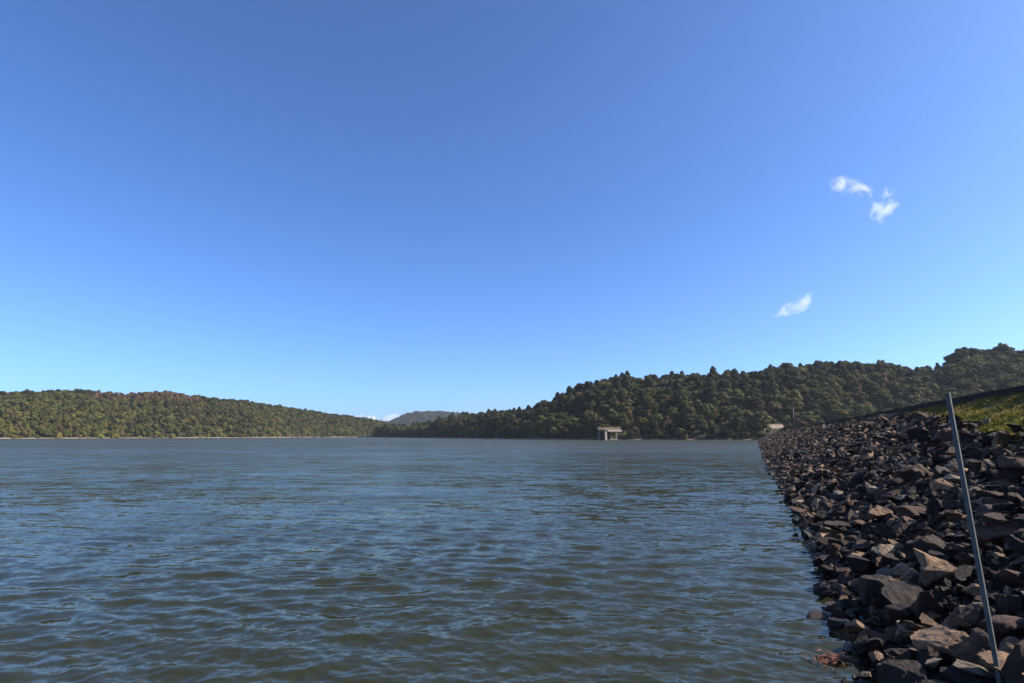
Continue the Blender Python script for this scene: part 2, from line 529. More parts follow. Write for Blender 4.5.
class Hill:
    def __init__(self, shore, ridge, sky_y, tree_h, prof=1.6, rough=3.0, wob=6.0):
        self.shore, self.ridge, self.sky_y = ip(shore), ip(ridge), ip(sky_y)
        self.tree_h, self.prof, self.rough, self.wob = ip(tree_h), prof, rough, wob
    def depth(self, px, v):
        d0, d1 = self.shore(px), self.ridge(px)
        return d0 + (d1 - d0) * v + self.wob * (fbm(px * 0.06, px * 0 + 3.3, 3) - 0.5) * np.clip(1 - v, 0, 1)
    def point(self, px, v):
        y = self.depth(px, v)
        x = y * (px - W / 2) / KX
        yr = self.ridge(px)
        ztop = EYE + (HORIZON - self.sky_y(px)) / KX * yr
        zr = np.maximum(ztop - self.tree_h(px), 0.8)
        vv = np.clip(v, 0, 1)
        p = 1 - (1 - vv) ** self.prof
        z = zr * p
        z = z * (1 - 0.22 * np.clip(v - 1, 0, 2) ** 1.2)
        n = fbm(x * 0.022, y * 0.022, 4) - 0.5
        z = z + n * self.rough * 2 * np.clip(vv * 4, 0, 1) * np.clip(1.25 - vv, 0.15, 1)
        bank = np.clip(v / 0.03, -1.5, 1)
        z = np.where(v < 0.03, bank * 0.9, np.maximum(z, 0.0) + 0.9)
        return x, y, z

def hill_mesh(name, h, p0, p1, nu, nv, vmax=1.7, mat=None):
    u = np.linspace(p0, p1, nu)
    v = np.concatenate([[-0.06, -0.02, 0.0, 0.012, 0.03], np.linspace(0.06, vmax, nv - 5)])
    U, V = np.meshgrid(u, v)
    x, y, z = h.point(U, V)
    z = np.where(V < 0, -3.0 * (-V / 0.06), z)
    verts = np.stack([x, y, z], -1).reshape(-1, 3)
    nvv = len(v)
    i = np.arange(nvv - 1)[:, None] * nu + np.arange(nu - 1)[None, :]
    i = i.ravel()
    faces = np.stack([i, i + 1, i + nu + 1, i + nu], -1)
    o = link(name, mesh_np(name, verts, faces, mat, True))
    tag(o, kind='structure')
    return o

right_hill = Hill(
    shore=[(360, 820), (385, 760), (430, 620), (470, 520), (540, 385), (600, 350), (690, 334), (760, 322), (830, 318), (1024, 300), (1500, 260)],
    ridge=[(360, 900), (385, 850), (430, 730), (470, 650), (540, 530), (600, 490), (690, 480), (760, 490), (830, 500), (1024, 470), (1500, 420)],
    sky_y=[(360, 435), (385, 431), (400, 428), (430, 423), (445, 417), (460, 414), (490, 411), (515, 407), (535, 404), (550, 397), (565, 392), (580, 385),
           (600, 380), (612, 372), (640, 374), (700, 370), (750, 369), (800, 362), (830, 359), (890, 359), (920, 364), (945, 366),
           (962, 356), (975, 350), (1000, 348), (1024, 348), (1150, 345), (1500, 380)],
    tree_h=[(360, 9), (430, 13), (500, 16), (560, 17), (1500, 17)], prof=1.7)
left_hill = Hill(
    shore=[(-900, 360), (-300, 400), (0, 460), (250, 660), (390, 980), (460, 1200)],
    ridge=[(-900, 560), (-300, 600), (0, 660), (250, 840), (390, 1120), (460, 1300)],
    sky_y=[(-900, 385), (-300, 390), (0, 394), (40, 392), (80, 392), (120, 396), (160, 393), (200, 398), (250, 403), (300, 410), (340, 416), (380, 422), (400, 427), (460, 434)],
    tree_h=[(-900, 7.5), (460, 7.5)], prof=1.5)
far_hill = Hill(
    shore=[(250, 2000), (600, 2000)],
    ridge=[(250, 2650), (600, 2650)],
    sky_y=[(250, 424), (330, 421), (350, 418.5), (365, 419), (376, 421.5), (384, 423), (390, 422), (398, 418), (406, 415), (414, 413), (440, 412.5), (455, 414), (480, 415), (520, 420), (600, 426)],
    tree_h=[(250, 6), (600, 6)], prof=1.5, rough=5, wob=20)

# ground sheet and lake bed under everything
gv = [(-9000, -1200, -4.0), (9000, -1200, -4.0), (9000, 4400, -4.0), (-9000, 4400, -4.0)]
tag(link('ground', mesh_np('ground', gv, [[0, 1, 2, 3]], mat_bed)), kind='structure')

hill_mesh('hill_right', right_hill, 360, 1500, 330, 60, mat=mat_hill)
hill_mesh('hill_left', left_hill, -900, 460, 330, 50, mat=mat_hill)
hill_mesh('hill_far', far_hill, 250, 600, 160, 40, mat=mat_hill)

# ------------------------------------------------------------------ water: one wave-bearing sheet
def build_water():
    # rows grow with distance so that each keeps about the same footprint on the picture
    r = [0.25]
    while r[-1] < 1100:
        x = r[-1]
        r.append(x + max(0.05 if x < 3.2 else 0.019, x * x / (EYE * F) * 0.75))
        if x > 220: r[-1] = x * 1.06
    r = np.array(r)
    az = np.concatenate([np.linspace(R(-180), R(-52), 60)[:-1], np.linspace(R(-52), R(36), 860), np.linspace(R(36), R(180), 60)[1:]])
    RR, AZ = np.meshgrid(r, az, indexing='ij')
    X = RR * np.sin(AZ); Y = RR * np.cos(AZ)
    dr = np.gradient(r)[:, None]
    da = np.gradient(az)[None, :]
    cell = np.maximum(dr, RR * da)
    Z = np.zeros_like(X); DX = np.zeros_like(X); DY = np.zeros_like(X)
    wr = np.random.default_rng(5)
    n = 110
    lam = np.exp(wr.uniform(np.log(0.06), np.log(1.0), n))
    wind = R(-98)                            # waves run towards the camera, a little to the left
    gust = 0.75 + 0.5 * fbm(X * 0.11 + 40, Y * 0.16 + 9, 3)
    for l in lam:
        k = 2 * math.pi / l
        spread = 0.7 if l < 0.3 else 0.45
        th = wind + wr.normal(0, spread)
        slope = 0.0225
        a = slope / k
        ph = wr.uniform(0, 2 * math.pi)
        fade = np.clip((l / cell - 2.2) / 2.5, 0, 1)
        if fade.max() <= 0: continue
        p = k * (X * math.cos(th) + Y * math.sin(th)) + ph + 1.1 * (fbm(X * 0.5 / l * 0.35 + l * 13, Y * 0.5 / l * 0.35, 1) - 0.5) * 2
        aa = a * fade * gust
        Z += aa * np.sin(p)
        DX += aa * math.cos(th) * np.cos(p) * 0.6
        DY += aa * math.sin(th) * np.cos(p) * 0.6
    verts = np.stack([X + DX, Y + DY, Z], -1).reshape(-1, 3)
    nr, na = X.shape
    i = (np.arange(nr - 1)[:, None] * na + np.arange(na - 1)[None, :])
    t, s = dam_ts(X, Y)
    keep = (s - s0(t) < 3.0)[:-1, :-1] | (t > DAM_END + 25)[:-1, :-1]
    keep &= (s < 60)[:-1, :-1]
    keep &= (Z[:-1, :-1] > -9)
    i = i[keep].ravel()
    faces = np.stack([i, i + 1, i + na + 1, i + na], -1)
    used = np.unique(faces)
    remap = np.full(len(verts), -1, dtype=np.int64); remap[used] = np.arange(len(used))
    o = link('water', mesh_np('water', verts[used], remap[faces], mat_water, True))
    tag(o, kind='structure')
    return o
water = build_water()

# ------------------------------------------------------------------ embankment (fill under the riprap), crest road, turf
def strip(name, tt, profile, mat, jitter=0.0, smooth=True):
    """profile(t) -> list of (s, z)"""
    rows = []
    for t in tt:
        row = []
        for (s, z) in profile(t):
            x, y = dam_xy(t, s)
            row.append((x, y, z))
        rows.append(row)
    V = np.array(rows)
    if jitter:
        V[..., 2] += (fbm(V[..., 0] * 1.1, V[..., 1] * 1.1, 3) - 0.5) * jitter
    nr, nc = V.shape[:2]
    i = (np.arange(nr - 1)[:, None] * nc + np.arange(nc - 1)[None, :]).ravel()
    faces = np.stack([i, i + 1, i + nc + 1, i + nc], -1)
    return link(name, mesh_np(name, V.reshape(-1, 3), faces, mat, smooth))

tt = np.concatenate([np.arange(-30, 60, 0.5), np.arange(60, DAM_END + 8, 2.0)])
def prof_fill(t):
    a = float(s0(t)); c = float(crest_s(t))
    sl = [a - 8.0] + list(np.linspace(a - 3, c - 0.05, 26)) + [c + 0.3]
    return [(s, min((s - a) * SLOPE - 0.27, ZC - 0.12)) for s in sl]
tag(strip('embankment', tt, prof_fill, mat_fill, 0.25), kind='structure')
def prof_crest(t):
    c = float(crest_s(t))
    return [(c + 0.05, ZC + 0.02), (c + 3, ZC + 0.1), (c + 6, ZC + 0.02), (c + 8, ZC - 0.6), (c + 18, -3.9)]
tag(strip('crest_road', tt, prof_crest, mat_road, 0.04), kind='structure')

# where turf has grown over the stones: 0..1
def turf_amount(t, s):
    q = (s - s0(t)) * SLOPE / ZC
    n = fbm(np.asarray(t) * 0.16 + 4, np.asarray(s) * 0.55 + 2, 3) - 0.5
    near = np.exp(-((np.asarray(t) - 20) / 11.0) ** 2) * 0.26
    lim = 0.88 - near + n * 0.42
    return np.clip((q - lim) / 0.09, 0, 1)

def build_turf():
    tt = np.concatenate([np.arange(2, 70, 0.35), np.arange(70, DAM_END, 1.2)])
    qq = np.linspace(0.45, 1.0, 34)
    T, Q = np.meshgrid(tt, qq, indexing='ij')
    S = s0(T) + Q * ZC / SLOPE
    A = turf_amount(T, S)
    Z = (S - s0(T)) * SLOPE + (fbm(T * 0.9, S * 0.9, 3) - 0.5) * 0.28 - 0.26 + 0.28 * A
    Z = np.minimum(Z, ZC + 0.1)
    X, Y = dam_xy(T, S)
    V = np.stack([X, Y, Z], -1).reshape(-1, 3)
    nr, nc = X.shape
    i = (np.arange(nr - 1)[:, None] * nc + np.arange(nc - 1)[None, :])
    keep = (A[:-1, :-1] > 0.02) | (A[1:, 1:] > 0.02)
    i = i[keep].ravel()
    f = np.stack([i, i + 1, i + nc + 1, i + nc], -1)
    used = np.unique(f); rm = np.full(len(V), -1); rm[used] = np.arange(len(used))
    tag(link('turf_bank', mesh_np('turf_bank', V[used], rm[f], mat_turf, True)), kind='structure')
    # blades
    n = 190000
    t = np.concatenate([rng.uniform(4, 60, n * 2 // 3), rng.uniform(60, DAM_END, n // 3)])
    q = rng.uniform(0.5, 1.0, len(t))
    s = s0(t) + q * ZC / SLOPE
    ok = (turf_amount(t, s) > rng.uniform(0.05, 0.8, len(t))) & (fbm(t * 1.3, s * 1.3, 2) > 0.24)
    t, s = t[ok], s[ok]
    m = len(t)
    z = (s - s0(t)) * SLOPE - 0.03 + (fbm(t * 0.9, s * 0.9, 3) - 0.5) * 0.28
    z = np.minimum(z, ZC)
    x, y = dam_xy(t, s)
    big = np.where(t > 60, 1.7, 1.0)
    h = rng.uniform(0.04, 0.14, m) * big * (0.6 + fbm(t * 0.8 + 9, s * 0.8, 2) * 0.9)
    w = rng.uniform(0.012, 0.03, m) * big * 1.6
    a = rng.uniform(0, 2 * math.pi, m)
    lx, ly = rng.normal(0, 0.5, m) * h, rng.normal(0, 0.5, m) * h
    dx, dy = np.cos(a) * w, np.sin(a) * w
    v0 = np.stack([x - dx, y - dy, z], -1); v1 = np.stack([x + dx, y + dy, z], -1)
    v2 = np.stack([x + dx * .6 + lx * .4, y + dy * .6 + ly * .4, z + h * .65], -1)
    v3 = np.stack([x + lx, y + ly, z + h], -1)
    V = np.stack([v0, v1, v2, v3], 1).reshape(-1, 3)
    F_ = np.arange(m * 4).reshape(-1, 4)
    o = link('grass', mesh_np('grass', V, F_, mat_grass))
    tag(o, 'short green and straw coloured grass along the top of the stone slope', 'grass', kind='stuff')
build_turf()

# low dark kerb wall along the crest, cast in lengths
kerb = empty('low_wall', (*dam_xy(0, float(crest_s(0))), ZC))
tag(kerb, 'low dark concrete wall running along the top of the dam', 'wall')
bm = bmesh.new()
bm_box(bm, 0, 0, 0.06, 0.28, 5.96, 0.56, 0.025)
kerb_me = bm_mesh('wall_segment', bm, mat_kerb)
for k in range(-2, int(DAM_END / 6)):
    t = k * 6 + 3
    sA, sB = float(crest_s(t - 3)), float(crest_s(t + 3))
    xa, ya = dam_xy(t - 3, sA + 0.12); xb, yb = dam_xy(t + 3, sB + 0.12)
    seg = link('wall_segment', kerb_me, kerb)
    seg.location = Vector(((xa + xb) / 2, (ya + yb) / 2, ZC + random.uniform(-0.012, 0.012))) - kerb.location
    seg.rotation_euler = (0, 0, -math.atan2(xb - xa, yb - ya) + random.uniform(-0.002, 0.002))

# ------------------------------------------------------------------ geometry-node scatter of existing meshes (for the uncountable rest)
def scatter(name, pts, rot, scl, kind, protos, label, cat):
    me = bpy.data.meshes.new(name)
    pts = np.asarray(pts, dtype=np.float32)
    me.vertices.add(len(pts))
    me.vertices.foreach_set('co', pts.ravel())
    a = me.attributes.new('rot', 'FLOAT_VECTOR', 'POINT'); a.data.foreach_set('vector', np.asarray(rot, dtype=np.float32).ravel())
    a = me.attributes.new('scl', 'FLOAT_VECTOR', 'POINT'); a.data.foreach_set('vector', np.asarray(scl, dtype=np.float32).ravel())
    a = me.attributes.new('kind_id', 'INT', 'POINT'); a.data.foreach_set('value', np.asarray(kind, dtype=np.int32))
    o = link(name, me)
    tag(o, label, cat, kind='stuff')
    ng = bpy.data.node_groups.new(name + '_scatter', 'GeometryNodeTree')
    ng.interface.new_socket('Geometry', in_out='INPUT', socket_type='NodeSocketGeometry')
    ng.interface.new_socket('Geometry', in_out='OUTPUT', socket_type='NodeSocketGeometry')
    gi = ng.nodes.new('NodeGroupInput'); go = ng.nodes.new('NodeGroupOutput')
    def attr(nm, ty):
        n = ng.nodes.new('GeometryNodeInputNamedAttribute'); n.data_type = ty
        n.inputs['Name'].default_value = nm
        return n.outputs[0]
    ar, as_, ak = attr('rot', 'FLOAT_VECTOR'), attr('scl', 'FLOAT_VECTOR'), attr('kind_id', 'INT')
    e2r = ng.nodes.new('FunctionNodeEulerToRotation')
    ng.links.new(ar, e2r.inputs[0])
    jn = ng.nodes.new('GeometryNodeJoinGeometry')
    for i, p in enumerate(protos):
        cmpn = ng.nodes.new('FunctionNodeCompare'); cmpn.data_type = 'INT'; cmpn.operation = 'EQUAL'
        ng.links.new(ak, cmpn.inputs[2]); cmpn.inputs[3].default_value = i
        oi = ng.nodes.new('GeometryNodeObjectInfo'); oi.inputs['Object'].default_value = p
        oi.inputs['As Instance'].default_value = True
        iop = ng.nodes.new('GeometryNodeInstanceOnPoints')
        ng.links.new(gi.outputs[0], iop.inputs['Points'])
        ng.links.new(cmpn.outputs[0], iop.inputs['Selection'])
        ng.links.new(oi.outputs['Geometry'], iop.inputs['Instance'])
        ng.links.new(e2r.outputs[0], iop.inputs['Rotation'])
        ng.links.new(as_, iop.inputs['Scale'])
        ng.links.new(iop.outputs[0], jn.inputs[0])
    ng.links.new(jn.outputs[0], go.inputs[0])
    md = o.modifiers.new('scatter', 'NODES')
    md.node_group = ng
    return o

# ------------------------------------------------------------------ riprap
def rock_mesh(seed, dims, mat, sub):
    rr = np.random.default_rng(seed)
    bm = bmesh.new()
    bmesh.ops.create_icosphere(bm, subdivisions=sub, radius=1.0)
    P = np.array([v.co[:] for v in bm.verts])
    # break flat faces off a ball: every vertex beyond a plane is laid onto it
    npl = rr.integers(8, 12)
    for k in range(npl):
        n = rr.normal(size=3); n /= np.linalg.norm(n)
        d = rr.uniform(0.30, 0.62)
        e = P @ n - d
        P = P - np.outer(np.clip(e, 0, None), n)
    # chips and layered breakage
    out = []
    off = Vector(rr.uniform(-50, 50, 3))
    lay = Vector(rr.normal(size=3)).normalized()
    for p in P:
        v = Vector(p)
        nrm = v.normalized()
        f = mnoise.fractal(v * 2.2 + off, 0.8, 2.2, 4)
        l = v.dot(lay) * 7 + mnoise.noise(v * 2 + off) * 1.5
        st = (l - math.floor(l))
        v = v + nrm * (0.075 * f + 0.03 * (st - 0.5))
        out.append(v)
    P = np.array([o[:] for o in out])
    P = P / (P.max(0) - P.min(0)) * np.array(dims)
    P -= (P.max(0) + P.min(0)) / 2
    for v, p in zip(bm.verts, P):
        v.co = Vector(p)
    return bm_mesh('stone', bm, mat, False)

SHAPES = [('blocky', (1.0, 0.78, 0.52)), ('slab-like', (1.0, 0.66, 0.30)), ('angular', (1.0, 0.55, 0.5)),
          ('wedge-shaped', (1.0, 0.85, 0.48)), ('flat', (1.0, 0.8, 0.26)), ('chunky', (1.0, 0.85, 0.66))]
rock_protos = {}
for ti in range(4):
    for si, (nm, dims) in enumerate(SHAPES):
        rock_protos[(ti, si)] = rock_mesh(100 + ti * 17 + si * 5, dims, rock_mats[ti], 4)

# riprap positions
class RK: pass
rocks = []
def add_rock(t, s, size, ti, si, rot=None, lift=None, hero=None):
    r = RK()
    r.t, r.s, r.size, r.ti, r.si, r.hero = t, s, size, ti, si, hero
    x, y = dam_xy(t, s)
    h = SHAPES[si][1][2] * size
    z = float(slope_z(t, s)) + (h * 0.12 + size * random.uniform(-0.35, 0.38) if lift is None else lift)
    r.loc = (x, y, z)
    if rot is None:
        # lie roughly in the plane of the slope, disordered
        rr = Euler((random.gauss(0, 0.42), random.gauss(0, 0.42), random.uniform(0, 6.28))).to_matrix()
        tilt = Matrix.Rotation(-math.atan(SLOPE) * 0.6, 3, Vector((SP, CP, 0)))
        rot = (tilt @ rr).to_euler()
    r.rot = rot
    r.scl = (size * random.uniform(0.9, 1.15), size * random.uniform(0.85, 1.15), size * random.uniform(0.85, 1.25))
    rocks.append(r)
    return r

def pick_tone():
    return random.choices([0, 1, 2, 3], [0.44, 0.34, 0.13, 0.09])[0]

# the big ones seen near the camera: pixel of the middle, width in pixels, tone, shape
HEROES = [
    (882, 590, 50, 0, 0, 'big dark boulder just above the water, largest near the bottom left of the stones'),
    (936, 545, 58, 0, 3, 'dark wedge boulder left of the steel post, level with its middle'),
    (1000, 534, 54, 1, 0, 'reddish brown block just right of the steel post at half its height'),
    (1010, 571, 50, 1, 1, 'brown slab right of the steel post at the right edge'),
    (953, 640, 74, 2, 2, 'large rough tan boulder left of the steel post foot'),
    (915, 622, 50, 2, 1, 'thin tan slab low on the slope, left of the large tan boulder'),
    (978, 662, 46, 3, 4, 'pale flat stone immediately left of the steel post foot'),
    (1012, 656, 48, 2, 1, 'wide tan slab right of the steel post foot'),
    (1009, 622, 46, 1, 3, 'brown wedge stone right of the post, above the tan slab'),
    (876, 636, 34, 1, 0, 'brown block close to the water at the bottom of the frame'),
    (869, 624, 20, 2, 4, 'small tan cap stone behind the brown block near the water'),
    (893, 664, 28, 2, 3, 'tan wedge stone low at the water edge, bottom of frame'),
    (877, 651, 18, 2, 5, 'rounded tan stone below the brown block near the water'),
    (836, 584, 16, 2, 5, 'small bright tan stone standing in the water edge'),
    (817, 529, 22, 3, 0, 'pale grey block jutting into the water farther along the edge'),
    (818, 551, 14, 2, 2, 'small tan sliver lying at the water edge below the pale block'),
    (911, 570, 24, 3, 3, 'pale grey stone directly above the big dark boulder'),
    (887, 569, 28, 3, 1, 'flat pale stone behind the top left of the big dark boulder'),
    (859, 577, 24, 1, 4, 'flat brown stone lying left of the big dark boulder'),
    (886, 541, 20, 1, 5, 'chunky brown stone left of the dark wedge boulder'),
    (930, 650, 40, 0, 0, 'dark shaded block under the large rough boulder'),
    (962, 672, 34, 0, 2, 'dark angular stone at the bottom edge left of the post foot'),
    (908, 600, 46, 0, 5, 'dark chunky boulder right below the big dark boulder'),
    (968, 585, 40, 0, 1, 'dark slab crossing behind the steel post'),
    (945, 598, 44, 0, 4, 'dark flat stone midway between the big dark boulder and the post'),
    (850, 600, 24, 0, 0, 'dark wet stone at the waterline left of the big dark boulder'),
    (858, 655, 22, 0, 3, 'dark wet wedge stone beside the reddish waterweed'),
    (905, 676, 40, 0, 5, 'dark block at the bottom edge next to the water'),
    (1016, 600, 40, 0, 0, 'dark block at the right edge below the brown slab'),
    (992, 510, 34, 1, 3, 'brown wedge stone right of the post just above the block'),
    (916, 510, 36, 1, 2, 'angular reddish brown stone midway between water and post'),
    (862, 545, 26, 0, 3, 'dark wedge stone a little above the water edge'),
]
def on_slope(px, py, up=0.0):
    """the point of the stone slope (raised by up) seen at a pixel"""
    v = px_ray(px, py)
    lo, hi = 0.5, 400.0
    f = lambda k: EYE + v.z * k - (float(slope_z(*dam_ts(v.x * k, v.y * k))) + up)
    for _ in range(60):
        m = (lo + hi) / 2
        if f(m) > 0: lo = m
        else: hi = m
    k = (lo + hi) / 2
    return dam_ts(v.x * k, v.y * k), k
for px, py, wpx, ti, si, lab in HEROES:
    (t, s), k = on_slope(px, py, 0.12)
    size = wpx * k / F * 1.0
    add_rock(t, s, size, ti, si, rot=Euler((random.gauss(0, 0.2), random.gauss(0.06, 0.2), random.uniform(0, 6.28))), hero=lab, lift=size * SHAPES[si][1][2] * 0.12 + 0.02)

# fill: darts with a size-dependent spacing
cell = {}
def can_place(t, s, rad):
    ci, cj = int(t // 0.6), int(s // 0.6)
    for a in range(ci - 2, ci + 3):
        for b in range(cj - 2, cj + 3):
            for (tt_, ss_, rr_) in cell.get((a, b), ()):
                if (tt_ - t) ** 2 + (ss_ - s) ** 2 < (rad + rr_) ** 2:
                    return False
    return True
def put(t, s, rad):
    cell.setdefault((int(t // 0.6), int(s // 0.6)), []).append((t, s, rad))
for r in rocks:
    put(r.t, r.s, r.size * 0.34)
S_TOP = ZC / SLOPE
def dart(t0, t1, tries, lo, hi, k):
    for _ in range(tries):
        t = random.uniform(t0, t1)
        ds = random.uniform(-0.55, S_TOP * 0.97)
        s = float(s0(t)) + ds
        size = random.uniform(lo, hi) * (0.85 if ds < 0.3 else 1.0)
        if turf_amount(t, s) > random.uniform(0.15, 0.75):
            continue
        if can_place(t, s, size * k):
            put(t, s, size * k)
            add_rock(t, s, size, pick_tone(), random.randrange(6))
dart(-4, 10, 110, 0.5, 0.75, 0.36)
dart(-4, 14, 1300, 0.30, 0.52, 0.36)
dart(-4, 14, 7000, 0.16, 0.28, 0.37)
dart(0, 13, 12000, 0.08, 0.16, 0.37)
dart(14, 48, 200, 0.5, 0.75, 0.38)
dart(14, 48, 3000, 0.28, 0.46, 0.36)
dart(14, 48, 16000, 0.15, 0.26, 0.38)
# farther off, and a loose upper layer perched between the others
def strew(n, t0, t1, lo, hi, l0, l1):
    T_ = t0 + (t1 - t0) * rng.random(n) ** 1.15
    D_ = rng.uniform(-0.5, S_TOP * 0.97, n)
    S_ = s0(T_) + D_
    A_ = turf_amount(T_, S_)
    for t, s, a_, in zip(T_, S_, A_):
        if a_ > random.uniform(0.15, 0.75): continue
        size = lo + (hi - lo) * random.random() ** 2
        add_rock(float(t), float(s), size, pick_tone(), random.randrange(6), lift=size * random.uniform(l0, l1))
strew(9000, 48, 125, 0.22, 0.62, -0.1, 0.3)
strew(14000, 120, DAM_END, 0.34, 0.8, -0.1, 0.3)
strew(2600, 1, 48, 0.12, 0.42, 0.15, 0.4)
strew(1200, 1, 16, 0.08, 0.2, 0.2, 0.6)

# the 300 largest in view become things of their own
vis = []
for r in rocks:
    px, py = to_px(np.array(r.loc[0]), np.array(r.loc[1]), np.array(r.loc[2]))
    d = math.sqrt(r.loc[0] ** 2 + r.loc[1] ** 2 + (r.loc[2] - EYE) ** 2)
    r.px, r.py, r.app = float(px), float(py), r.size * F / d
    r.front = r.loc[1] > 0.5
    if r.front and -6 < r.px < W + 6 and r.py < HGT + 8 and r.loc[2] > -0.12 * r.size:
        vis.append(r)
heroes = [r for r in vis if r.hero]
others = sorted([r for r in vis if not r.hero], key=lambda r: -r.app)
single = heroes + others[:300 - len(heroes)]
single_ids = {id(r) for r in single}
def rock_zone(r):
    ds = r.s - float(s0(r.t))
    postx = 948 + (r.py - 393) * 0.177
    if ds < 0.55: return "at the water's edge"
    if r.py < 470: return 'high on the slope near the grass' if ds > 5 else 'far along the slope'
    if r.px > postx: return 'right of the steel post'
    if r.px > postx - 60: return 'close left of the steel post'
    if r.py > 560: return 'low between the water and the post'
    return 'midway up between the water and the post'
zones = {}
for r in single:
    if not r.hero:
        sz = 'big' if r.size > 0.62 else ('medium' if r.size > 0.42 else 'small')
        zones.setdefault((sz, ROCK_TONES[r.ti], SHAPES[r.si][0], rock_zone(r)), []).append(r)
first_of = {}
for key, lst in zones.items():
    lst.sort(key=lambda r: -r.py)
    for k, r in enumerate(lst):
        sz, tone, shp, zone = key
        pos = '' if len(lst) == 1 else (', nearest such' if k == 0 else ', %s nearest such' % ORD[k])
        r.label = '%s %s %s stone %s%s' % (sz, tone, shp, zone, pos)
for r in single:
    o = link('stone', rock_protos[(r.ti, r.si)])
    o.location = r.loc; o.rotation_euler = r.rot; o.scale = r.scl
    tag(o, r.hero or r.label, 'stone', 'loose stones of the dam slope')
    first_of.setdefault((r.ti, r.si), o)
rest = [r for r in rocks if id(r) not in single_ids]
for key, me in rock_protos.items():
    if key not in first_of:
        r = next((r for r in rest if (r.ti, r.si) == key), None)
keys = sorted(first_of.keys())
kid = {k: i for i, k in enumerate(keys)}
rest = [r for r in rest if (r.ti, r.si) in kid]
scatter('riprap', [r.loc for r in rest], [tuple(r.rot) for r in rest], [r.scl for r in rest],
        [kid[(r.ti, r.si)] for r in rest], [first_of[k] for k in keys],
        'bank of loose broken stones covering the water side of the dam', 'riprap')

# ------------------------------------------------------------------ the steel post
(ft, fs), fk = on_slope(998, 672, 0.08)
foot = Vector((*dam_xy(ft, fs), float(slope_z(ft, fs)) - 0.35))
fpix = px_ray(998, 672) * fk + Vector((0, 0, EYE))
vtop = px_ray(947.5, 393)
hd = math.hypot(fpix.x, fpix.y)
ktop = hd * 0.985 / math.hypot(vtop.x, vtop.y)
top = vtop * ktop + Vector((0, 0, EYE))
axis = (top - fpix).normalized()
base = fpix - axis * 0.42
L = (top - base).length
post = empty('steel_post', base)
view_h = Vector((-fpix.x, -fpix.y, 0)).normalized()
q = axis.to_track_quat('Z', 'X')
# turn it so that one flat side faces a little left of the camera and its right edge face looks to the sun
m3 = q.to_matrix()
best = min(range(0, 360, 2), key=lambda a: abs(((m3 @ Vector((math.cos(R(a)), math.sin(R(a)), 0))).dot(
    (view_h * math.cos(R(17)) + Vector((-view_h.y, view_h.x, 0)) * -math.sin(R(17))))) - 1))
post.rotation_mode = 'QUATERNION'
from mathutils import Quaternion
post.rotation_quaternion = q @ Quaternion((0, 0, 1), R(best))
tag(post, 'tall leaning galvanised steel post driven between the stones', 'post')
def square_tube(length, a, wall, bev):
    bm = bmesh.new()
    def ring(r, z):
        c = bev if r == a / 2 else bev * 0.5
        pts = []
        for sx, sy in ((1, 1), (-1, 1), (-1, -1), (1, -1)):
            p1 = (sx * r, sy * (r - c)); p2 = (sx * (r - c), sy * r)
            pts += [p1, p2] if sx * sy > 0 else [p2, p1]
        return [bm.verts.new((x, y, z)) for x, y in pts]
    zs = np.linspace(0, length, 9)
    O = [ring(a / 2, z) for z in zs]
    I = [ring(a / 2 - wall, z) for z in (length - 0.4, length)]
    for A, B in zip(O[:-1], O[1:]):
        for k in range(8): bm.faces.new((A[k], A[(k + 1) % 8], B[(k + 1) % 8], B[k]))
    for k in range(8):
        bm.faces.new((O[-1][k], O[-1][(k + 1) % 8], I[1][(k + 1) % 8], I[1][k]))
        bm.faces.new((I[0][(k + 1) % 8], I[0][k], I[1][k], I[1][(k + 1) % 8]))
    bm.faces.new(I[0]); bm.faces.new(O[0][::-1])
    return bm_mesh('tube', bm, mat_steel)
link('tube', square_tube(L, 0.036, 0.003, 0.003), post)

# dry stalk lying across the stones by the post
(t1, q1), k1 = on_slope(962, 488, 0.30); a1 = px_ray(962, 488) * k1 + Vector((0, 0, EYE))
(t2, q2), k2 = on_slope(1003, 485, 0.30); a2 = px_ray(1003, 485) * k2 + Vector((0, 0, EYE))
bm = bmesh.new()
mid = (a1 + a2) / 2 + Vector((0, 0, 0.012))
bm_tube(bm, [a1, a1.lerp(mid, 0.5) + Vector((0, 0, 0.006)), mid, mid.lerp(a2, 0.5), a2], [0.009, 0.010, 0.009, 0.007, 0.004], 6)
tag(link('dry_stalk', bm_mesh('dry_stalk', bm, mat_straw, True)), 'thin dry stalk lying across stones right behind the steel post', 'stalk')

# reddish weed washed up in the shallows at the bottom of the picture
def weed(px, py, n, spread, label):
    v = px_ray(px, py); k = -EYE / v.z
    cx, cy_ = v.x * k, v.y * k
    bm = bmesh.new()
    for _ in range(n):
        a = random.uniform(0, 6.28); r = abs(random.gauss(0, spread))
        x = cx + r * math.cos(a) * 1.3; y = cy_ + r * math.sin(a) * 0.7
        L_ = random.uniform(0.06, 0.2); b = random.uniform(0, 6.28)
        z = random.uniform(-0.02, 0.05) * (1.4 - min(r / spread, 1.3))
        p = [(x, y, z)]
        for q_ in range(3):
            b += random.gauss(0, 0.5)
            l = p[-1]
            p.append((l[0] + math.cos(b) * L_ / 3, l[1] + math.sin(b) * L_ / 3, l[2] + random.uniform(-0.012, 0.022)))
        bm_tube(bm, p, [0.006, 0.008, 0.007, 0.003], 4)
    o = link('waterweed', bm_mesh('waterweed', bm, mat_weed))
    tag(o, label, 'waterweed', 'weed clumps in the shallows')
weed(838, 662, 170, 0.16, 'reddish brown weed clump afloat at the bottom of the water edge')
weed(852, 640, 80, 0.10, 'smaller reddish weed tuft against stones above the floating clump')

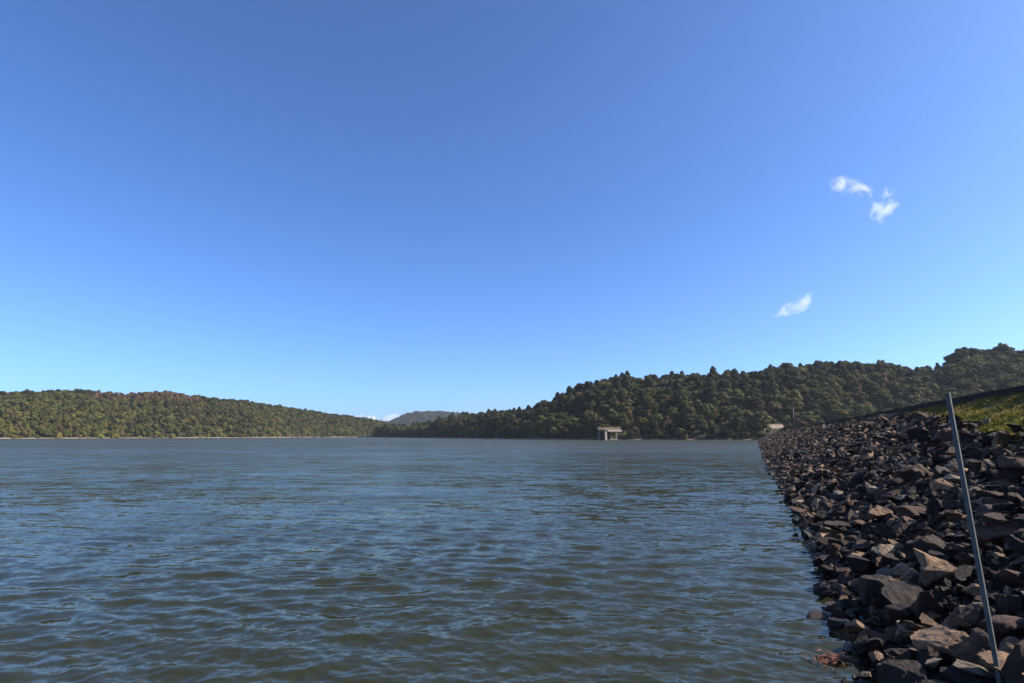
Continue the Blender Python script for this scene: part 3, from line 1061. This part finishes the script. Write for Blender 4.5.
# ------------------------------------------------------------------ trees
def leaf_quads(rr, centers, normals, size):
    n = len(centers)
    nr = normals + rr.normal(0, 0.4, (n, 3))
    nr /= np.linalg.norm(nr, axis=1)[:, None]
    t = np.cross(nr, rr.normal(size=(n, 3))); t /= np.linalg.norm(t, axis=1)[:, None]
    b = np.cross(nr, t)
    sz = size * rr.uniform(0.55, 1.25, (n, 1))
    v = np.stack([centers - t * sz, centers - b * sz * 0.55 , centers + t * sz, centers + b * sz * 0.55], 1)
    return v.reshape(-1, 3)

def ico(sub):
    bm = bmesh.new(); bmesh.ops.create_icosphere(bm, subdivisions=sub, radius=1)
    V = np.array([v.co[:] for v in bm.verts]); Fc = np.array([[v.index for v in f.verts] for f in bm.faces]); bm.free()
    return V, Fc
ICO_V, ICO_F = ico(1)

def crown_mesh(seed, lobes, leaves, leaf_size, mat):
    """lobes: (x,y,z,r,flat) in metres"""
    rr = np.random.default_rng(seed)
    vs_, fs_, n = [], [], 0
    for (x, y, z, r, fl) in lobes:
        k = max(24, int(leaves * r * r))
        d = rr.normal(size=(k, 3)); d /= np.linalg.norm(d, axis=1)[:, None]
        rad = r * (0.80 + 0.5 * rr.random((k, 1)) ** 1.5)
        c = d * rad * np.array([1, 1, fl]) + np.array([x, y, z])
        q_ = leaf_quads(rr, c, d * np.array([1, 1, 1.0 / fl]), leaf_size)
        vs_.append(q_)
        m = len(q_)
        fs_.append(np.arange(m).reshape(-1, 4) + n); n += m
        core = ICO_V * r * 0.78 * (1 + 0.18 * rr.normal(size=(len(ICO_V), 1))) * np.array([1, 1, fl]) + np.array([x, y, z])
        vs_.append(core)
        f4 = np.concatenate([ICO_F, ICO_F[:, 2:3]], 1)
        fs_.append(('tri', ICO_F + n)); n += len(core)
    V = np.concatenate(vs_)
    quads = np.concatenate([f for f in fs_ if not isinstance(f, tuple)])
    tris = np.concatenate([f[1] for f in fs_ if isinstance(f, tuple)])
    t2 = np.concatenate([quads[:, [0, 1, 2]], quads[:, [0, 2, 3]], tris])
    return mesh_np('crown', V, t2, mat, False)

def round_lobes(seed, R_, Hc, z0, n):
    rr = np.random.default_rng(seed); out = []
    for k in range(n):
        a = rr.uniform(0, 6.28); h = rr.uniform(0.08, 0.95) ** 0.8
        w = math.sin(math.pi * min(0.18 + h * 0.75, 1)) ** 0.6
        rad = R_ * w * rr.uniform(0.25, 0.9)
        out.append((rad * math.cos(a), rad * math.sin(a), z0 + Hc * h * 0.92, R_ * rr.uniform(0.17, 0.36), rr.uniform(0.65, 0.95)))
    out.append((0, 0, z0 + Hc * 0.5, R_ * 0.5, 1.0))
    return out
def cone_lobes(seed, R_, Hc, z0, n):
    rr = np.random.default_rng(seed); out = []
    for k in range(n):
        h = (k + rr.uniform(0, 1)) / n
        a = k * 2.4 + rr.uniform(-0.5, 0.5)
        rad = R_ * (1 - h ** 2.2) ** 0.9 * rr.uniform(0.35, 0.85)
        out.append((rad * math.cos(a), rad * math.sin(a), z0 + Hc * h, R_ * (0.24 + 0.16 * (1 - h)) * rr.uniform(0.75, 1.2), rr.uniform(0.5, 0.85)))
    for h in (0.2, 0.4, 0.6):
        out.append((0, 0, z0 + Hc * h, R_ * 0.5 * (1 - h * 0.7), 1.3))
    return out
def shrub_lobes(seed, R_, Hc, n):
    rr = np.random.default_rng(seed); out = []
    for k in range(n):
        a = rr.uniform(0, 6.28); rad = R_ * rr.uniform(0.1, 0.75)
        r = R_ * rr.uniform(0.28, 0.45)
        out.append((rad * math.cos(a), rad * math.sin(a), Hc * rr.uniform(0.15, 0.75) * (1.15 - 0.6 * rad / R_), r, rr.uniform(0.7, 0.95)))
    return out

def trunk_mesh(seed, h, r, limbs, mat=mat_bark):
    rd = random.Random(seed)
    bm = bmesh.new()
    pts = [Vector((0, 0, -0.6))]
    for k in range(1, 6):
        pts.append(Vector((rd.gauss(0, 0.05) * h * 0.3, rd.gauss(0, 0.05) * h * 0.3, h * k / 5)))
    bm_tube(bm, pts, [r * 1.25, r, r * 0.85, r * 0.66, r * 0.45, r * 0.18], 6)
    for k in range(limbs):
        b = rd.uniform(0.4, 0.85); p = pts[int(b * 5)].lerp(pts[min(5, int(b * 5) + 1)], 0.5)
        a = rd.uniform(0, 6.28); l = h * rd.uniform(0.16, 0.3)
        e = p + Vector((math.cos(a) * l, math.sin(a) * l, l * rd.uniform(0.4, 0.9)))
        bm_tube(bm, [p, p.lerp(e, 0.5) + Vector((0, 0, -0.05 * l)), e], [r * 0.4, r * 0.26, r * 0.1], 5)
    return bm_mesh('trunk', bm, mat, True)

# kinds: name, category word, label phrase, crown meshes with nominal height
TREE = {}
def kind(key, name, phrase, crowns, trunks, height):
    TREE[key] = dict(name=name, phrase=phrase, crowns=crowns, trunks=trunks, height=height)
kind('olive', 'broadleaf_tree', 'olive round tree',
     [crown_mesh(s, round_lobes(s, 3.6, 6.2, 2.4, 24), 150, 0.36, fol_olive) for s in (1, 2, 3)],
     [trunk_mesh(s, 6.8, 0.20, 5) for s in (1, 2, 3)], 9.0)
kind('dark', 'tall_tree', 'dark tall-crowned tree',
     [crown_mesh(s, cone_lobes(s, 3.4, 9.0, 1.6, 34), 140, 0.36, fol_dark) for s in (11, 12, 13)],
     [trunk_mesh(s, 11.2, 0.20, 3) for s in (11, 12, 13)], 12.0)
kind('dround', 'evergreen_tree', 'dark round evergreen',
     [crown_mesh(s, round_lobes(s, 3.9, 7.0, 2.6, 26), 140, 0.36, fol_dark) for s in (21, 22)],
     [trunk_mesh(s, 7.6, 0.22, 5) for s in (21, 22)], 10.0)
kind('light', 'shrub', 'yellowish bushy shrub',
     [crown_mesh(s, shrub_lobes(s, 2.6, 3.8, 11), 130, 0.34, fol_light) for s in (31, 32)],
     [trunk_mesh(s, 2.6, 0.10, 4) for s in (31, 32)], 4.2)
kind('brown', 'broadleaf_tree', 'brownish sparse tree',
     [crown_mesh(s, round_lobes(s, 3.0, 6.4, 2.2, 22), 120, 0.32, fol_brown) for s in (41, 42)],
     [trunk_mesh(s, 7.4, 0.16, 7) for s in (41, 42)], 8.6)
KEYS = list(TREE)

class TR: pass
def grow(h, p0, p1, spacing, v0, v1, choose, min_v=0.012):
    """jittered grid over the hill, even in metres"""
    out = []
    v = v0
    while v < v1:
        pm = (p0 + p1) / 2
        step_v = spacing / max(float(h.ridge(pm) - h.shore(pm)), 10)
        p = p0
        while p < p1:
            y = float(h.depth(np.array(p), np.array(v)))
            step_p = spacing / y * KX
            pp = p + random.uniform(-0.45, 0.45) * step_p
            vv = max(v + random.uniform(-0.45, 0.45) * step_v, min_v)
            x, yy, z = h.point(np.array(pp), np.array(vv))
            c = choose(pp, vv, float(x), float(yy))
            if c is not None:
                r = TR()
                r.key, sc = c
                r.x, r.y, r.z, r.px0, r.v = float(x), float(yy), float(z), pp, vv
                r.var = random.randrange(len(TREE[r.key]['crowns']))
                r.sc = sc * random.uniform(0.5, 1.32)
                r.sz = r.sc * random.uniform(0.78, 1.15)
                r.rz = random.uniform(0, 6.28)
                r.sy = r.sc * random.uniform(0.72, 1.2)
                out.append(r)
            p += step_p
        v += step_v
    return out

def ch(d):
    return random.choices(list(d.keys()), list(d.values()))[0]

def v_at(px, z):
    vv = np.linspace(0.03, 0.6, 400)
    zz = right_hill.point(np.full(400, float(px)), vv)[2]
    return float(vv[np.argmax(zz > z)])
VS0, VS1 = v_at(777, 6.2), v_at(777, 9.4)
CLEAR = [  # open ground seen between the trees: pixel range, v range
    (764, 790, -1, VS1 + 0.01), (686, 698, -1, 0.035)]
def choose_right(px, v, x, y):
    t, s = dam_ts(x, y)
    if t < DAM_END + 6 and -4 < s < 22: return None
    for a, b, c, d in CLEAR:
        if a < px < b and c < v < d: return None
    n = float(fbm(np.array(x * 0.02), np.array(y * 0.02), 2))
    if px > 955 and v > 0.72:
        return ('dround' if random.random() < 0.85 else 'dark'), 1.3
    if v < 0.05:
        if px < 560: return ch({'dark': 3, 'dround': 4, 'olive': 2, 'light': 1}), 0.85
        if 626 < px < 640: return 'brown', 0.55
        return ch({'light': 3, 'olive': 4, 'dround': 3, 'brown': 1}), 0.8
    if v < 0.25 and n > 0.55: return ch({'light': 4, 'olive': 4, 'brown': 0.5}), 1.1
    n2 = float(fbm(np.array(x * 0.035 + 31), np.array(y * 0.035 + 7), 2))
    if n2 > 0.58 and v < 0.85: return ch({'dark': 4, 'dround': 4, 'olive': 0.8}), 1.2
    if n2 < 0.40: return ch({'light': 1.5, 'olive': 6, 'brown': 1.0}), 1.1
    if px < 600:
        return ch({'dark': 4, 'olive': 3, 'dround': 3, 'brown': 0.6}), 1.1
    if v > 0.8:
        return ch({'dround': 3, 'olive': 4, 'dark': 0.12, 'brown': 0.6}), 1.15
    return ch({'olive': 5, 'dark': 2, 'dround': 2.2, 'light': 1.6 if n > 0.5 else 0.3, 'brown': 0.7}), 1.12
right_trees = grow(right_hill, 378, 1450, 5.4, 0.012, 1.12, choose_right)

def choose_left(px, v, x, y):
    n = float(fbm(np.array(x * 0.012), np.array(y * 0.012), 2))
    if v > 0.62 and 90 < px < 195 and random.random() < 0.6: return 'brown', 0.95
    if v > 0.85: return ch({'dround': 3, 'olive': 3, 'brown': 0.6}), 0.78
    if v < 0.35:
        k = ch({'light': 4, 'olive': 5, 'brown': 0.5, 'dround': 0.3})
        return k, (1.15 if k == 'light' else 0.68)
    k = ch({'olive': 6, 'light': 2.5 if n > 0.48 else 0.8, 'brown': 0.5, 'dround': 0.8})
    return k, (1.15 if k == 'light' else 0.68)
right_trees += grow(right_hill, 372, 1000, 3.6, 0.014, 0.07, lambda px, v, x, y: (
    None if choose_right(px, v, x, y) is None else (ch({'light': 3, 'olive': 2, 'dround': 2, 'brown': 0.7}), 0.42)))
right_trees += grow(right_hill, 744, 792, 3.2, 0.012, VS1 + 0.03, lambda px, v, x, y: (
    None if (771 < px < 788 and v < VS1 + 0.005) or (dam_ts(x, y)[0] < DAM_END + 3 and -3 < dam_ts(x, y)[1] < 16)
    else (ch({'light': 3, 'olive': 2, 'dround': 2, 'brown': 1.5}), 0.34)))
left_trees = grow(left_hill, -330, 420, 4.5, 0.014, 1.08, choose_left, 0.014)
far_trees = grow(far_hill, 325, 560, 12.0, 0.35, 1.04, lambda px, v, x, y: (ch({'olive': 3, 'dround': 3, 'dark': 1}), 1.15))

# which trees show: coarse front-to-back painting of ellipses, counted per tree
def visible_counts(trees):
    BW, BH, k = 2048, 320, 2.0
    Y0 = 330
    buf = np.zeros((BH, BW), dtype=bool)
    # the dam hides what lies below its crest line
    cols = np.arange(BW) / k
    crest = np.where(cols > 757, 433 - (cols - 757) * 0.18, 1e6)
    yy = np.arange(BH)[:, None] / k + Y0
    buf |= yy > crest[None, :]
    cnt = []
    for r in sorted(trees, key=lambda r: r.y):
        hgt = TREE[r.key]['height'] * r.sz
        px, py = to_px(np.array(r.x), np.array(r.y), np.array(r.z + hgt * 0.58))
        rx = 3.1 * r.sc * F / r.y * k; ry = hgt * 0.42 * F / r.y * k
        cx, cy_ = float(px) * k, (float(py) - Y0) * k
        x0, x1 = int(max(cx - rx, 0)), int(min(cx + rx + 1, BW)); y0, y1 = int(max(cy_ - ry, 0)), int(min(cy_ + ry + 1, BH))
        r.px, r.py = float(px), float(py)
        r.vis = 0
        if x1 <= x0 or y1 <= y0: continue
        gx, gy = np.meshgrid(np.arange(x0, x1), np.arange(y0, y1))
        m = ((gx - cx) / rx) ** 2 + ((gy - cy_) / ry) ** 2 < 1
        sub = buf[y0:y1, x0:x1]
        r.vis = int((m & ~sub).sum())
        sub |= m
visible_counts(right_trees)
named = sorted([r for r in right_trees if r.vis > 0 and 0 < r.px < W], key=lambda r: -r.vis)[:300]
named_ids = {id(r) for r in named}
def tree_zone(r):
    a = 'left of the intake' if r.px < 594 else ('behind the intake' if r.px < 634 else
        ('between intake and dam' if r.px < 760 else ('above the dam' if r.px < 900 else 'above the grassy dam top')))
    b = 'at the waterline' if r.v < 0.1 and r.px < 760 else ('on the lower slope' if r.v < 0.42 else ('on the upper slope' if r.v < 0.84 else 'on the skyline'))
    return b + ' ' + a
tz = {}
for r in named:
    sz = 'tall ' if r.sz > 1.02 else ''
    tz.setdefault((sz + TREE[r.key]['phrase'], tree_zone(r)), []).append(r)
for (ph, zn), lst in tz.items():
    lst.sort(key=lambda r: r.px)
    for k, r in enumerate(lst):
        r.label = ph + ' ' + zn + ('' if len(lst) == 1 else ', %s from left' % ORD[k])
proto_crown = {}
for r in named:
    T_ = TREE[r.key]
    e = empty(T_['name'], (r.x, r.y, r.z), r.rz)
    e.scale = (r.sc, r.sy, r.sz)
    tag(e, r.label, 'shrub' if r.key == 'light' else 'tree', 'trees of the right hand shore')
    link('trunk', T_['trunks'][r.var], e)
    c = link('crown', T_['crowns'][r.var], e)
    proto_crown.setdefault((r.key, r.var), c)
pk = list(proto_crown)
pid = {k: i for i, k in enumerate(pk)}
def forest(name, trees, label):
    trees = [r for r in trees if (r.key, r.var) in pid]
    scatter(name, [(r.x, r.y, r.z - 0.1) for r in trees], [(0, 0, r.rz) for r in trees], [(r.sc, r.sy, r.sz) for r in trees],
            [pid[(r.key, r.var)] for r in trees], [proto_crown[k] for k in pk], label, 'forest')
forest('forest', [r for r in right_trees if id(r) not in named_ids], 'dense mixed wood filling the slope of the right hand hill')
forest('forest', left_trees, 'olive green low forest covering the long hill on the left')
forest('forest', far_trees, 'bluish wooded plateau far away at the head of the lake')

# ------------------------------------------------------------------ concrete intake standing in the lake
iy = 322.0
ix = iy * (602.5 - W / 2) / KX
intake = empty('intake_structure', (ix, iy, 0), R(40))
tag(intake, 'pale concrete water intake with pier, deck and slim columns off the wooded shore', 'intake')
# local axes: +x along the deck to the shore, -y is the sunlit side
def part(name, boxes, mat=mat_concrete, bev=0.04, parent=intake):
    bm = bmesh.new()
    for b_ in boxes: bm_box(bm, *b_, bev)
    return link(name, bm_mesh(name, bm, mat), parent)
part('pier', [(0.0, -2.2, 0.95, 1.6, 1.0, 8.0)])
part('pier', [(0.0, 2.2, 0.95, 1.6, 1.0, 8.0)])
part('shade_panel', [(0.35, 0.0, 0.95, 0.5, 3.4, 8.0)], mat_kerb)  # dark sheet added between the piers for the shade on that side
part('deck', [(6.2, 0.15, 5.75, 14.4, 5.2, 0.30)])
part('beam', [(4.75, -2.9, 5.22, 7.7, 0.5, 0.9)])
part('beam', [(11.1, -2.9, 5.22, 4.6, 0.5, 0.9)])
part('beam', [(6.9, 2.9, 5.22, 12.0, 0.5, 0.9)])
part('column', [(8.72, -2.55, 0.9, 0.42, 0.42, 7.5)])
part('column', [(9.6, 1.9, 0.9, 0.42, 0.42, 7.5)])
part('parapet', [(6.2, -2.2, 6.55, 14.4, 0.18, 1.25)], mat_parapet)
part('parapet', [(6.2, 2.6, 6.55, 14.4, 0.18, 1.25)], mat_parapet)

# ------------------------------------------------------------------ bare ground and small things at the far end of the dam
def bank_patch(name, p0, p1, v0, v1, lift, mat):
    u = np.linspace(p0, p1, 24); v = np.linspace(v0, v1, 12)
    U, V = np.meshgrid(u, v)
    x, y, z = right_hill.point(U, V)
    e = np.minimum(np.minimum((U - p0) / (p1 - p0), (p1 - U) / (p1 - p0)) * 4, np.minimum((V - v0) / (v1 - v0), (v1 - V) / (v1 - v0)) * 4)
    z = z + np.clip(e, 0, 1) * lift - 0.25 + 0.3 * (fbm(x * 0.4, y * 0.4, 3) - 0.5)
    P = np.stack([x, y, z], -1).reshape(-1, 3)
    i = (np.arange(11)[:, None] * 24 + np.arange(23)[None, :]).ravel()
    tag(link(name, mesh_np(name, P, np.stack([i, i + 1, i + 25, i + 24], -1), mat, True)), kind='structure')
bank_patch('sandy_clearing', 768, 786, VS0, VS1, 0.6, mat_sand)
bank_patch('red_earth_bank', 687, 698, 0.004, 0.035, 0.5, mat_redsoil)
bank_patch('earth_bank', 742, 768, 0.02, 0.075, 0.5, mat_turf)

def hill_z(px, v):
    x, y, z = right_hill.point(np.array(float(px)), np.array(float(v)))
    return Vector((float(x), float(y), float(z)))
# bare pale trunk by the shore
p = hill_z(746.5, 0.05)
bm = bmesh.new()
bm_tube(bm, [(0, 0, -0.5), (0.05, 0, 2.5), (-0.1, 0.05, 5.0), (0.0, 0.1, 7.2)], [0.20, 0.17, 0.14, 0.06], 7)
tr = link('dead_tree', None); tr.location = p
tag(tr, 'bare pale dead tree trunk standing at the shore left of the dam end', 'tree')
link('trunk', bm_mesh('trunk', bm, mat_pale_bark, True), tr)
bm = bmesh.new()
bm_tube(bm, [(0, 0, 4.2), (0.7, 0.1, 5.1), (1.1, 0.2, 5.9)], [0.08, 0.06, 0.02], 5)
bm_tube(bm, [(-0.05, 0, 5.2), (-0.6, 0.1, 6.0)], [0.06, 0.02], 5)
link('branch', bm_mesh('branch', bm, mat_pale_bark, True), tr)
# short post in front of the sandy clearing
p = hill_z(765.5, 0.03)
bm = bmesh.new()
bm_tube(bm, [(0, 0, -0.4), (0.02, 0, 1.6), (0.05, 0, 3.4)], [0.16, 0.15, 0.14], 7)
o = link('wooden_post', bm_mesh('wooden_post', bm, mat_pale_bark, True)); o.location = p
tag(o, 'short pale wooden post in front of the sandy clearing', 'post')
# pole with a cross arm among the trees
p = hill_z(795.5, 0.10)
up = empty('utility_pole', p)
tag(up, 'pale utility pole with cross arm among trees above the far dam end', 'utility pole')
bm = bmesh.new(); bm_tube(bm, [(0, 0, -0.5), (0, 0, 5), (0, 0, 10.5)], [0.19, 0.16, 0.12], 8)
link('pole', bm_mesh('pole', bm, mat_pale_bark, True), up)
bm = bmesh.new(); bm_box(bm, 0, -0.2, 10.0, 2.2, 0.14, 0.16, 0.02)
link('cross_arm', bm_mesh('cross_arm', bm, mat_pale_bark), up)
for xx in (-0.95, 0.0, 0.95):
    bm = bmesh.new(); bm_tube(bm, [(xx, -0.2, 10.08), (xx, -0.2, 10.16), (xx, -0.2, 10.24), (xx, -0.2, 10.32)], [0.03, 0.07, 0.07, 0.03], 7)
    link('insulator', bm_mesh('insulator', bm, mat_concrete, True), up)

# ------------------------------------------------------------------ clouds: small bodies of vapour far beyond the hills
def cloud_mat(name, seed, dens, scale, thr, unit):
    m = bpy.data.materials.new(name); m.use_nodes = True
    nt = m.node_tree; nt.nodes.clear()
    out = N(nt, 'ShaderNodeOutputMaterial')
    pv = N(nt, 'ShaderNodeVolumePrincipled')
    pv.inputs['Color'].default_value = (0.98, 0.97, 0.97, 1)
    pv.inputs['Anisotropy'].default_value = 0.25
    tc = N(nt, 'ShaderNodeTexCoord')
    ln = N(nt, 'ShaderNodeVectorMath', operation='LENGTH')
    nt.links.new(tc.outputs['Object'], ln.inputs[0])
    ad = N(nt, 'ShaderNodeVectorMath', operation='ADD'); ad.inputs[1].default_value = (seed, seed * 0.7, seed * 1.3)
    gpos = N(nt, 'ShaderNodeNewGeometry')
    gsc = N(nt, 'ShaderNodeVectorMath', operation='SCALE'); gsc.inputs['Scale'].default_value = 1.0 / unit
    nt.links.new(gpos.outputs['Position'], gsc.inputs[0])
    nt.links.new(gsc.outputs[0], ad.inputs[0])
    nz = noise_tex(nt, ad.outputs[0], scale, 7, 0.66)
    nz.inputs['Distortion'].default_value = 0.5
    # density = clamp(noise - thr - falloff)
    fo = N(nt, 'ShaderNodeMath', operation='POWER'); nt.links.new(ln.outputs['Value'], fo.inputs[0]); fo.inputs[1].default_value = 2.0
    f2 = N(nt, 'ShaderNodeMath', operation='MULTIPLY_ADD'); nt.links.new(fo.outputs[0], f2.inputs[0]); f2.inputs[1].default_value = -0.30; f2.inputs[2].default_value = -thr
    sm = N(nt, 'ShaderNodeMath', operation='ADD'); nt.links.new(nz.outputs['Fac'], sm.inputs[0]); nt.links.new(f2.outputs[0], sm.inputs[1])
    cl = N(nt, 'ShaderNodeMapRange'); cl.inputs[1].default_value = 0.0; cl.inputs[2].default_value = 0.22
    cl.inputs[3].default_value = 0.0; cl.inputs[4].default_value = dens
    nt.links.new(sm.outputs[0], cl.inputs[0])
    nt.links.new(cl.outputs[0], pv.inputs['Density'])
    nt.links.new(pv.outputs[0], out.inputs['Volume'])
    return m
def cloud(px, py, dist, wpx, hpx, tilt, seed, label, dens=0.03, scale=2.1, thr=0.41):
    v = px_ray(px, py).normalized()
    c = Vector((0, 0, EYE)) + v * dist
    ps = dist / F * (v.y * math.cos(PITCH) + v.z * math.sin(PITCH))     # metres to a pixel at that distance
    bm = bmesh.new()
    bmesh.ops.create_icosphere(bm, subdivisions=3, radius=1.0)
    o = link('cloud', bm_mesh('cloud', bm, cloud_mat('cloud_vapour_%d' % seed, seed * 3.7, dens, scale, thr, max(wpx, hpx) / 2 * ps), True))
    o.location = c
    o.scale = (wpx / 2 * ps * 1.1, max(wpx, hpx) / 2 * ps * 0.8, hpx / 2 * ps * 1.1)
    # local x stays across the sight line of the observer's meridian, tilt leans it
    o.rotation_euler = (0, tilt, -math.atan2(v.x, v.y))
    tag(o, label, 'cloud', 'small fair weather clouds')
cloud(851, 187, 5000, 54, 22, R(30), 1, 'small white cloud wisp, the upper left one of the touching pair', dens=0.011)
cloud(884, 207, 5000, 26, 54, R(28), 2, 'small white torn cloud at the right end of the pair', dens=0.009)
cloud(796, 305, 6500, 54, 22, R(-26), 3, 'single small white cloud low above the dark grove', dens=0.007)
cloud(366, 423, 15000, 40, 16, 0.0, 4, 'low pinkish cloud bank behind the left hill', dens=0.008, thr=0.3)
cloud(392, 423, 15000, 22, 20, 0.0, 6, 'low pale cloud in the notch beside the far plateau', dens=0.008, thr=0.3)

# ------------------------------------------------------------------ haze: the air over the lake
hz_m = bpy.data.materials.new('haze_air'); hz_m.use_nodes = True
nt = hz_m.node_tree; nt.nodes.clear()
out = N(nt, 'ShaderNodeOutputMaterial'); pv = N(nt, 'ShaderNodeVolumePrincipled')
pv.inputs['Color'].default_value = (0.80, 0.88, 1.0, 1)
pv.inputs['Density'].default_value = 0.00006
pv.inputs['Anisotropy'].default_value = 0.2
nt.links.new(pv.outputs[0], out.inputs['Volume'])
bm = bmesh.new()
bm_box(bm, 0, 1600, 67.5, 18400, 5800, 145)
hz = link('haze', bm_mesh('haze', bm, hz_m))
tag(hz, 'thin bluish haze in the air over the lake and hills', 'haze', kind='stuff')
